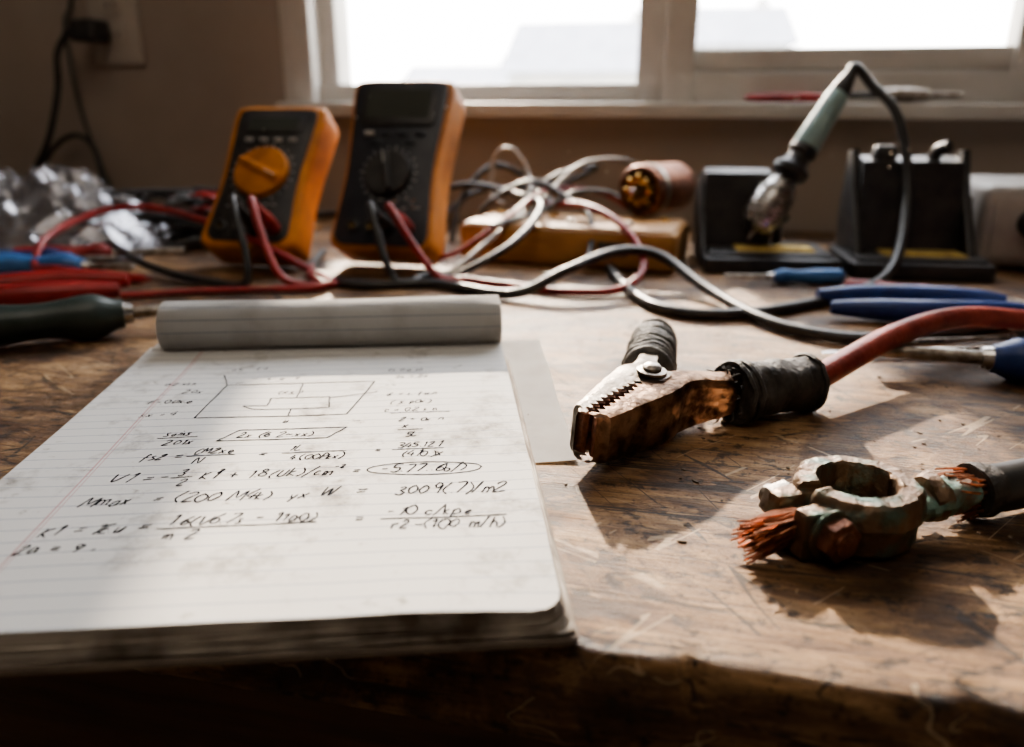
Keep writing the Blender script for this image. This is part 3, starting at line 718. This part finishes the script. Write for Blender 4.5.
# ------------------------------------------------------------------ cables
def cable(name,pts,r,mat,seg=10,sm=10,start=None):
    b=B(name); pp=[P(*p) for p in pts]
    if start: pp=start+pp
    b.sweep(pp,r,mat,seg,sm); return b.done()
d1=m1[2]; d2=m2[2]
rl=.0036
cable('red_test_lead',[(-.205,.700,.012),(-.160,.705,.005),(-.19,.735,.012),(-.26,.78,.034),(-.35,.83,.052),(-.42,.85,.052),(-.455,.79,.035),(-.44,.73,.016),(-.40,.695,.020),(-.36,.70,.012)],rl,M_RED,start=[m1[1]-d1*.012,m1[1]+d1*.006])
cable('black_test_lead',[(-.235,.700,.010),(-.28,.715,.005),(-.35,.76,.010),(-.44,.84,.02),(-.52,.80,.008),(-.54,.74,.004)],rl,M_CBLK,start=[m1[0]-d1*.012,m1[0]+d1*.006])
cable('red_test_lead.001',[(-.070,.715,.012),(-.040,.715,.006),(.0,.700,.004),(.05,.675,.004),(.095,.68,.006),(.12,.72,.02),(.105,.77,.047),(.075,.83,.058),(.04,.90,.05)],rl,M_RED,start=[m2[1]-d2*.012,m2[1]+d2*.006])
cable('black_test_lead.001',[(-.105,.705,.008),(-.08,.735,.005),(-.055,.730,.006),(.0,.765,.03),(.03,.84,.055),(.01,.90,.060),(-.05,.97,.065),(-.10,1.0,.05)],rl,M_CBLK,start=[m2[0]-d2*.012,m2[0]+d2*.006])
cable('red_hookup_wire',[(-.33,.66,.004),(-.26,.68,.004),(-.17,.690,.005),(-.185,.72,.01),(-.20,.80,.004)],.003,M_RED)
cable('red_hookup_wire.001',[(-.09,.80,.004),(-.05,.79,.02),(.0,.83,.05),(.04,.91,.065),(.10,.93,.06),(.13,.90,.045)],.0026,M_RED)
cable('black_hookup_wire',[(-.40,.86,.004),(-.30,.95,.02),(-.22,.98,.03),(-.15,.93,.02),(-.16,.90,.02)],.0032,M_CBLK)
cable('white_hookup_wire',[(-.09,.745,.004),(-.06,.745,.006),(-.02,.80,.03),(.015,.88,.050),(.02,.95,.075),(.0,.97,.105),(-.02,.98,.095),(-.025,.96,.055),(-.01,.94,.045)],.0028,M_CWHT)
cable('white_hookup_wire.001',[(.02,.86,.046),(.05,.90,.072),(.08,.93,.092),(.12,.95,.095),(.15,.97,.085),(.17,1.0,.06)],.0028,M_CWHT)
cable('grey_hookup_wire',[(-.02,.80,.042),(.03,.86,.048),(.07,.88,.066),(.11,.90,.062),(.13,.87,.045)],.0028,M_CGRY)
cable('black_hookup_wire.001',[(.0,.90,.045),(.05,.92,.08),(.10,.97,.085),(.05,1.0,.06),(-.04,.99,.055),(-.08,.96,.03)],.003,M_CBLK)
cable('black_hookup_wire.002',[(-.07,.93,.004),(-.06,.97,.05),(-.02,1.0,.085),(.03,1.01,.06),(.05,.96,.04)],.0034,M_CBLK)
cable('black_hookup_wire.003',[(-.05,.86,.004),(-.03,.88,.05),(.02,.90,.075),(.06,.87,.06),(.08,.82,.045),(.07,.76,.012),(.03,.74,.004)],.003,M_CBLK)
cable('bench_power_cord',[(-.205,.86,.0045),(-.195,.77,.0045),(-.165,.720,.0045),(-.13,.700,.0045),(-.07,.705,.0045),(.0,.66,.006),(.045,.675,.022),(.095,.715,.032),(.135,.725,.026),(.165,.66,.010),(.19,.575,.0055),(.225,.535,.0050),(.27,.532,.0050),(.34,.560,.005),(.42,.60,.005),(.55,.66,.005)],.0045,M_CBLK,14)

b=B('yellow_terminal_box')
b.box((0,0,.0205),(.222,.10,.037),M_YWOOD,.004,None,3)
b.box((0,0,.0395),(.214,.092,.003),M_YWOOD,.001)
for i in range(7):
    b.lathe([(.0045,0),(.0045,.003),(.003,.0045)],M_STEEL if i%2 else M_GOLD,T((-.09+i*.03,.02*(-1)**i,.0405)),14)
for sx in (-1,1):
    for sy in (-1,1): b.lathe([(.006,0),(.006,.003)],M_BLK,T((sx*.09,sy*.035,.0)),14)
b.box((.05,-.0505,.022),(.03,.002,.014),M_BLK,.0008)
b.done(P(.067,.844,0),R(-19)+YAW)
b=B('copper_wound_motor')
Mm=T((0,0,.0275))@Rz(0)@Rx(90)
b.lathe([(.0240,-.050),(.0265,-.046),(.0275,.020),(.0262,.022),(.0235,.022),(.0235,.004)],M_COPD,Mm,36)
b.lathe([(.0282,.004),(.0282,.010)],M_STEEL,Mm,30)
for k in range(8):
    a=k*math.pi/4; Mq=Mm@T((.0145*math.cos(a),.0145*math.sin(a),.0))
    b.lathe([(.0045,.003),(.0048,.012),(.0044,.024),(.002,.027)],M_GOLD,Mq,14)
b.lathe([(.004,.0),(.004,.034),(.003,.036)],M_CHROME,Mm,16)
b.sweep([(.010*math.cos(i*.6),.010*math.sin(i*.6),.008+.0006*i) for i in range(30)],.0012,M_GOLD,6,0,M=Mm)
b.done(P(.150,.881,.0411),R(-44)+YAW)

# ------------------------------------------------------------------ soldering stands & iron
def stand(name,big):
    b=B(name)
    b.ext(rrect(.130,.105,.008),0.0,.016,M_BLK,.003)
    b.ext(rrect(.118,.050,.005,0,-.020),.014,.0195,M_BLK,.0015)
    b.ext(rrect(.075,.034,.003,.006,-.018),.016,.0215,M_SPONGE,.0012)
    for sx in (-1,1):
        for sy in (-1,1): b.lathe([(.007,-.0),(.006,.002)],M_RUB,T((sx*.055,sy*.042,-.0)),12)
    Mx=Matrix(((0,0,1,0),(1,0,0,0),(0,1,0,0),(0,0,0,1)))
    hgt=.094 if not big else .108
    o_=[(.050,.014),(.050,hgt*.55),(.036,hgt),(.014,hgt*.96),(.004,hgt*.55),(-.004,.014)][::-1]
    xa,xb=(-.062,.006) if not big else (-.050,.045)
    b.ext(o_,xa,xb,M_BLK,.003,Mx)
    if big:
        for xs in (-.058,.045):
            b.ext([(.050,.014),(.052,.060),(.044,hgt*1.04),(.030,hgt*1.06),(.012,hgt*.7),(-.030,.018)][::-1],xs,xs+.008,M_BLK,.0015,Mx)
        b.lathe([(.012,0),(.012,.010),(.009,.014)],M_BLK,T((-.028,.026,.104)),18)
        b.sweep([(.018,.028,.101),(.020,.022,.114),(.026,.012,.118)],.006,M_BLK,12,5)
        for i in range(5): b.box((-.028+i*.013,.0035,.062),(.008,.002,.006+.003*(i%2)),M_GOLD if i%2==0 else M_RUBG,.0006,Rx(-8))
    else:
        b.box((-.030,.006,.055),(.040,.004,.030),M_BLK,.0012,Rx(-8))
        b.ext([(.050,.014),(.052,.050),(.044,hgt*.9),(.028,hgt*.95),(.008,hgt*.6),(-.030,.018)][::-1],-.066,-.060,M_BLK,.0012,Mx)
    return b
b=stand('soldering_iron_stand',False)
b.sweep([(.018,.030,.014),(.018,.028,.035),(.014,.022,.05)],.0045,M_BLK,10,5)
b.lathe([(.0150,-.004),(.0175,.000),(.0175,.004),(.0155,.004)],M_BLK,align((.006,.004,.052),(.040,.018,.115)),22)
b.done(P(.256,.812,0),R(-6)+YAW)
stand('soldering_iron_stand.001',True).done(P(.391,.786,0),R(-8)+YAW)
b=B('soldering_iron')
A0=P(.234,.795,.028); A1=P(.328,.835,.178); ax=(A1-A0); MA=align(A0,A1)
b.lathe([(.0006,0),(.0024,.012),(.0026,.030)],M_STEEL,MA,16)
b.lathe([(.010,.012),(.0150,.016),(.0185,.032),(.0188,.048),(.0150,.064),(.0095,.072)],M_CHROME,MA,26)
sp=[(.0190*math.cos(i*.5),.0190*math.sin(i*.5),.024+.034*i/100) for i in range(101)]
b.sweep(sp,.0009,M_STEEL,6,0,M=MA)
b.lathe([(.0100,.070),(.0180,.076),(.0185,.082),(.0125,.088),(.0110,.096),(.0145,.100),(.0138,.106)],M_BLK,MA,26)
b.lathe([(.0115,.104),(.0135,.110),(.0128,.125),(.0115,.150),(.0108,.165),(.0095,.168)],M_TEAL,MA,26)
b.lathe([(.0098,.166),(.0100,.172),(.0080,.180),(.0062,.188),(.0048,.193)],M_BLK,MA,20)
b.done()
E=MA@Vector((0,0,.189)); dE=ax.normalized()
cable('soldering_iron_cord',[(.352,.832,.174),(.370,.815,.152),(.379,.795,.110),(.375,.770,.064),(.345,.715,.020),(.300,.672,.0060),(.24,.630,.0048),(.185,.602,.0046),(.140,.600,.0046),(.112,.630,.0046),(.10,.70,.0046),(.095,.78,.0046)],.0046,M_CBLK,14,10,start=[E-dE*.01,E+dE*.008])

b=B('soldering_station_power_unit')
b.box((0,0,.043),(.16,.13,.080),M_GREY,.010,None,4)
b.box((-.005,-.0655,.043),(.13,.003,.058),M_GREY,.001)
b.lathe([(.014,0),(.0135,.012),(.012,.014)],M_BLK,T((-.035,-.067,.048))@Rx(90),26)
b.box((.02,-.0675,.058),(.03,.003,.014),M_LCD,.0006)
for i in range(6): b.box((-.081,-.03+i*.012,.05),(.002,.005,.036),M_BLK,.0006)
for sx in (-1,1):
    for sy in (-1,1): b.lathe([(.008,0),(.008,.004)],M_RUB,T((sx*.06,sy*.045,0)),14)
b.done(P(.548,.836,0),R(-10)+YAW)

# ------------------------------------------------------------------ hand tools
def pliers(name,loc,rz,L,hm,headL=.05,k=1.0,sp=1.0):
    b=B(name)
    hd=[(0,.0),(.012,.0045),(headL*.6,.0085),(headL*.95,.012),(headL*1.15,.009),(headL*1.15,-.009),(headL*.95,-.012),(headL*.6,-.0085),(.012,-.0045)]
    b.ext(hd[::-1],.003,.011,M_STEEL,.002)
    b.lathe([(.007,0),(.007,.0125),(.005,.0135)],M_STEEL,T((headL,0,0.0005)),22)
    zz_=.0095*k
    for s_ in (-1,1):
        p=[(headL*1.05,s_*.005,.0075),(headL+.022,s_*.014*sp,.0080),(headL+.05,s_*.022*sp,.0090),(L*.72,s_*.026*sp,zz_),(L,s_*.020*sp,zz_)]
        b.sweep(p[:3],[.0045,.0042,.0050],M_STEEL,12,6)
        b.sweep(p[1:],[.0066*k,.0084*k,.0092*k,.0092*k,.0086*k,.0050*k],hm,16,8)
    return b.done(loc,rz)
pliers('pliers',P(.462,.598,0),R(174)+YAW,.215,M_BLUE)
pliers('pliers.001',P(-.545,.618,0),R(14)+YAW,.220,M_RED,k=1.2)
def screwdriver(name,loc,rz,Lh,Ls,r,hm,sr=.003):
    b=B(name); z=r+.0003
    b.sweep([(0,0,z),(.006,0,z),(Ls,0,z)],[sr*.6,sr,sr],M_STEEL,12,6)
    b.box((.004,0,z),(.010,sr*2.4,.0012),M_STEEL,.0003)
    def rad(t): return r*(.62+.38*smooth(t/.12))*(1-.22*smooth((t-.12)/.2)*(1-smooth((t-.35)/.25)))*(1-.45*smooth((t-.93)/.07)**2)
    b.sweep([(Ls-.004,0,z),(Ls+Lh,0,z)],rad,hm,14,36)
    b.sweep([(Ls-.010,0,z),(Ls+.002,0,z)],[sr*1.6,r*.6],M_CHROME,14,3)
    return b.done(loc,rz)
screwdriver('flat_screwdriver',P(.222,.478,0),R(-15)+YAW,.11,.074,.0135,M_BLUE,.0042)
screwdriver('small_screwdriver',P(.196,.725,0),R(-2)+YAW,.060,.048,.0072,M_BLUEL,.0018)
screwdriver('precision_screwdriver',P(.262,.520,0),R(6)+YAW,.10,.09,.006,M_BLK,.0016)
screwdriver('large_screwdriver',P(-.236,.575,0),R(204)+YAW,.16,.050,.0160,M_GRNB,.0042)
screwdriver('nut_driver',P(-.355,.742,0),R(180)+YAW,.12,.05,.0125,M_BLUEL,.003)
screwdriver('nut_driver.001',P(-.395,.790,0),R(188)+YAW,.11,.05,.0115,M_BLUE,.003)
screwdriver('insulated_screwdriver',P(.405,.650,0),R(160)+YAW,.07,.05,.006,M_RED,.002)
screwdriver('phillips_screwdriver',P(-.345,.835,0),R(196)+YAW,.09,.07,.011,M_RED,.003)
b=B('steel_tweezers')
for s_ in (-1,1): b.sweep([(0,s_*.0008,.003),(.05,s_*.005,.003),(.10,s_*.004,.003),(.125,0,.003)],[.0008,.0022,.0028,.0028],M_CHROME,8,8,flat=.6)
b.done(P(.205,.505,0),R(2)+YAW)
b=B('ballpoint_pen')
b.sweep([(0,0,.005),(.012,0,.005),(.018,0,.005),(.13,0,.005),(.14,0,.005)],[.0008,.003,.0045,.0045,.004],M_RED,14,4)
b.sweep([(.10,0,.0098),(.138,0,.0098)],[.001,.001],M_CHROME,8,3)
b.done(P(-.33,.720,0),R(168)+YAW)
b=B('red_screwdriver')
b.sweep([(0,0,.006),(.09,0,.006)],[.0048,.0058,.0058,.0054,.003],M_RED,12,10); b.sweep([(-.045,0,.006),(.002,0,.006)],[.0016,.0018],M_STEEL,8,3)
b.done((.135,WY-.016,wz0+.0062),R(180))
b=B('socket_wrench'); b.sweep([(0,0,.009),(.03,0,.009),(.05,0,.009)],[.009,.009,.006],M_STEEL,16,4); b.sweep([(.045,0,.009),(.085,0,.009)],[.004,.003],M_STEEL,12,4); b.sweep([(-.04,0,.009),(.0,0,.009)],[.003,.004],M_BLK,12,4)
b.done((.205,WY-.016,wz0+.0062),0)

b=B('crumpled_plastic_bag')
bm=bmesh.new(); n=110; g=[]
for i in range(n+1):
    row=[]
    for j in range(n+1):
        u,v=i/n*2-1,j/n*2-1
        p=Vector((u*3.6,v*3.6,0)); q=Vector((u*1.8,v*1.8,4))
        w1=noise.noise_vector(q*1.4)
        rid=1-abs(noise.noise(p*1.0+w1*1.5))*2; rid2=1-abs(noise.noise(p*2.2+w1*2))*2; rid3=1-abs(noise.noise(p*5+w1*3))*2
        env=max(0,1-(abs(u)**3)*.9)*max(0,1-(abs(v)**3)*.95)
        h=env*(.054+.028*noise.noise(q)+.022*rid+.007*rid2+.002*rid3)
        row.append(bm.verts.new((u*.20+w1.x*.02,v*.125+w1.y*.02,max(.001,h))))
    g.append(row)
for i in range(n):
    for j in range(n): bm.faces.new((g[i][j],g[i+1][j],g[i+1][j+1],g[i][j+1]))
bmesh.ops.recalc_face_normals(bm,faces=bm.faces[:])
b.merge(bm,M_BAG)
b.done(P(-.590,.915,0),R(4)+YAW,ang=25)

b=B('wall_outlet')
Mo=T((-.842,WY-.0005,.268))@Rx(90)
b.ext(rrect(.082,.122,.005),0,.006,M_OUTL,.002,Mo)
for dy in (-.020,.020):
    b.ext(rrect(.033,.028,.008,0,dy),.005,.0075,M_OUTL,.0008,Mo)
    for dx in (-.006,.006): b.box((dx,dy,.0076),(.002,.008,.0006),M_BLK,0,Mo)
b.done()
b=B('power_plug_and_cord')
pc=Vector((-.865,WY-.03,.252))
b.box(pc,(.040,.040,.030),M_BLK,.006,None,3)
b.sweep([pc+Vector((-.014,-.004,0)),pc+Vector((-.034,-.010,-.006))],[.011,.006],M_BLK,12,4)
b.sweep([pc+Vector((-.030,-.010,-.004)),pc+Vector((-.050,-.012,-.03)),pc+Vector((-.060,-.012,-.08)),pc+Vector((-.085,-.02,-.150)),pc+Vector((-.115,-.03,-.200)),pc+Vector((-.13,-.05,-.243)),pc+Vector((-.10,-.09,-.2475))],.0048,M_CBLK,10,10)
b.done()
b=B('wall_lamp_cord')
b.sweep([Vector((-.905,WY-.006,.60)),Vector((-.905,WY-.006,.32)),Vector((-.925,WY-.006,.26)),Vector((-.922,WY-.006,.15)),Vector((-.90,WY-.008,.06)),Vector((-.86,WY-.03,.005))],.003,M_CGRY,8,10)
b.done()
b=B('black_usb_cable'); b.sweep([Vector((-.99,WY-.06,.005)),Vector((-.97,WY-.03,.08)),Vector((-.93,WY-.02,.108)),Vector((-.89,WY-.03,.09)),Vector((-.87,WY-.05,.03)),Vector((-.86,WY-.10,.005))],.004,M_CBLK,8,10); b.done()

b=B('spare_parts_pile')
for i in range(30):
    x_=random.uniform(-.12,.12); y_=random.uniform(-.06,.06); a=random.uniform(0,180)
    k=random.random(); mm=random.choice([M_BLK,M_BLK,M_COPD,M_GREY,M_YWOOD,M_STEEL,M_CBLK])
    if k<.4: b.box((0,0,.008),(random.uniform(.015,.04),.014,.014),mm,.002,T((x_,y_,0))@Rz(a))
    elif k<.75: b.sweep([(-.025,0,.006),(.0,.004,.010),(.03,0,.006)],[.004,.006,.003],mm,10,4,M=T((x_,y_,0))@Rz(a))
    else: b.lathe([(.009,0),(.009,.010),(.006,.016)],mm,T((x_,y_,0)),14)
for i in range(13):
    pts=[(random.uniform(-.13,.13),random.uniform(-.06,.07),random.uniform(.004,.065)) for _ in range(5)]
    b.sweep(pts,.003,random.choice([M_CBLK,M_CBLK,M_CBLK,M_RED,M_CGRY]),8,8)
b.done(P(-.37,.95,0),YAW)
b=B('bench_debris')
bm=bmesh.new()
for i in range(260):
    X=random.uniform(.0,.34); Y=random.uniform(.23,.62); s_=random.uniform(.0002,.0010)
    p=P(X,Y,s_*.5)
    bmesh.ops.create_icosphere(bm,subdivisions=1,radius=s_,matrix=Matrix.Translation(p)@Rz(random.uniform(0,180))@Matrix.Diagonal((random.uniform(.8,2.6),1,.6,1)))
b.merge(bm,M_CARD,flat=True)
b.done()
# dust hanging in the sunbeam in front of the window
b=B('airborne_dust')
bm=bmesh.new()
for i in range(90):
    p=Vector((random.uniform(-.45,.30),random.uniform(.70,1.05),random.uniform(.09,.30)))
    bmesh.ops.create_icosphere(bm,subdivisions=1,radius=random.choice([.0003,.0004,.0006,.0010]),matrix=Matrix.Translation(p))
b.merge(bm,M_DUST)
b.done()

# ------------------------------------------------------------------ outside
simple_box('outside_ground',(0,60,-4.6),(160,110,.2),M_GRASS)
def house(name,c,w,d,h,rh,rot=0):
    b=B(name); b.box((0,0,h/2),(w,d,h),M_HOUSE)
    Mx=Matrix(((0,0,1,0),(1,0,0,0),(0,1,0,0),(0,0,0,1)))
    b.ext([(-d/2-.4,h),(d/2+.4,h),(0,h+rh)],-w/2-.4,w/2+.4,M_ROOF,0,Mx)
    for k in (-.3,0,.3): b.box((k*w,-d/2-.02,h*.62),(.9,.08,1.1),M_ROOF)
    b.box((w*.3,0,h+rh*.9),(.6,.6,1.2),M_HOUSE)
    b.done(c,R(rot))
house('neighbour_house',(-5.0,38,-4.5),6.2,7,5.6,2.2,0)
house('neighbour_house.001',(1.2,46,-4.5),4.0,7,7.0,2.0,8)
house('neighbour_house.002',(-14,50,-4.5),7,7,4.8,1.7,0)

for o in bpy.data.objects:
    if o.parent is None: o.location.z+=ZT

# ------------------------------------------------------------------ lights
def travel(az,el):
    X=math.sin(R(az))*math.cos(R(el)); Y=-math.cos(R(az))*math.cos(R(el))
    v=P(X,Y,0); v.z=-math.sin(R(el)); return v
sd=bpy.data.lights.new('sun','SUN'); sd.energy=15; sd.angle=R(1.6); sd.color=(1,.83,.65)
so=bpy.data.objects.new('sun',sd); COL.objects.link(so); so.rotation_euler=travel(6.5,26).to_track_quat('-Z','Y').to_euler(); so.location=(-3,8,6)
ld=bpy.data.lights.new('overhead_fill','AREA'); ld.energy=9; ld.size=1.2; ld.color=(1,.88,.74)  # added warm area fill to lift the interior, not a real fixture
lo=bpy.data.objects.new('overhead_fill',ld); COL.objects.link(lo); lo.location=(-.1,-.3,ZT+1.68)
w=bpy.data.worlds.new('World'); scene.world=w; w.use_nodes=True; nt=w.node_tree
bg=nt.nodes['Background']; bg.inputs[1].default_value=12
tc=nt.nodes.new('ShaderNodeTexCoord'); sp=nt.nodes.new('ShaderNodeSeparateXYZ'); rp=nt.nodes.new('ShaderNodeValToRGB')
nt.links.new(tc.outputs['Generated'],sp.inputs[0]); nt.links.new(sp.outputs['Z'],rp.inputs[0]); nt.links.new(rp.outputs[0],bg.inputs[0])
rp.color_ramp.elements[0].color=(1,.97,.925,1); rp.color_ramp.elements[1].color=(.84,.88,.98,1)

# ------------------------------------------------------------------ camera
cd=bpy.data.cameras.new('camera'); co=bpy.data.objects.new('camera',cd); COL.objects.link(co)
cd.sensor_width=36; cd.lens=800/1024*36; cd.clip_start=.01; cd.clip_end=300
co.location=(0,0,.163+ZT); co.rotation_euler=(R(90-19.07),0,YAW)
cd.dof.use_dof=True; cd.dof.focus_distance=.36; cd.dof.aperture_fstop=5.2
scene.camera=co
scene.view_settings.look='AgX - Medium High Contrast'
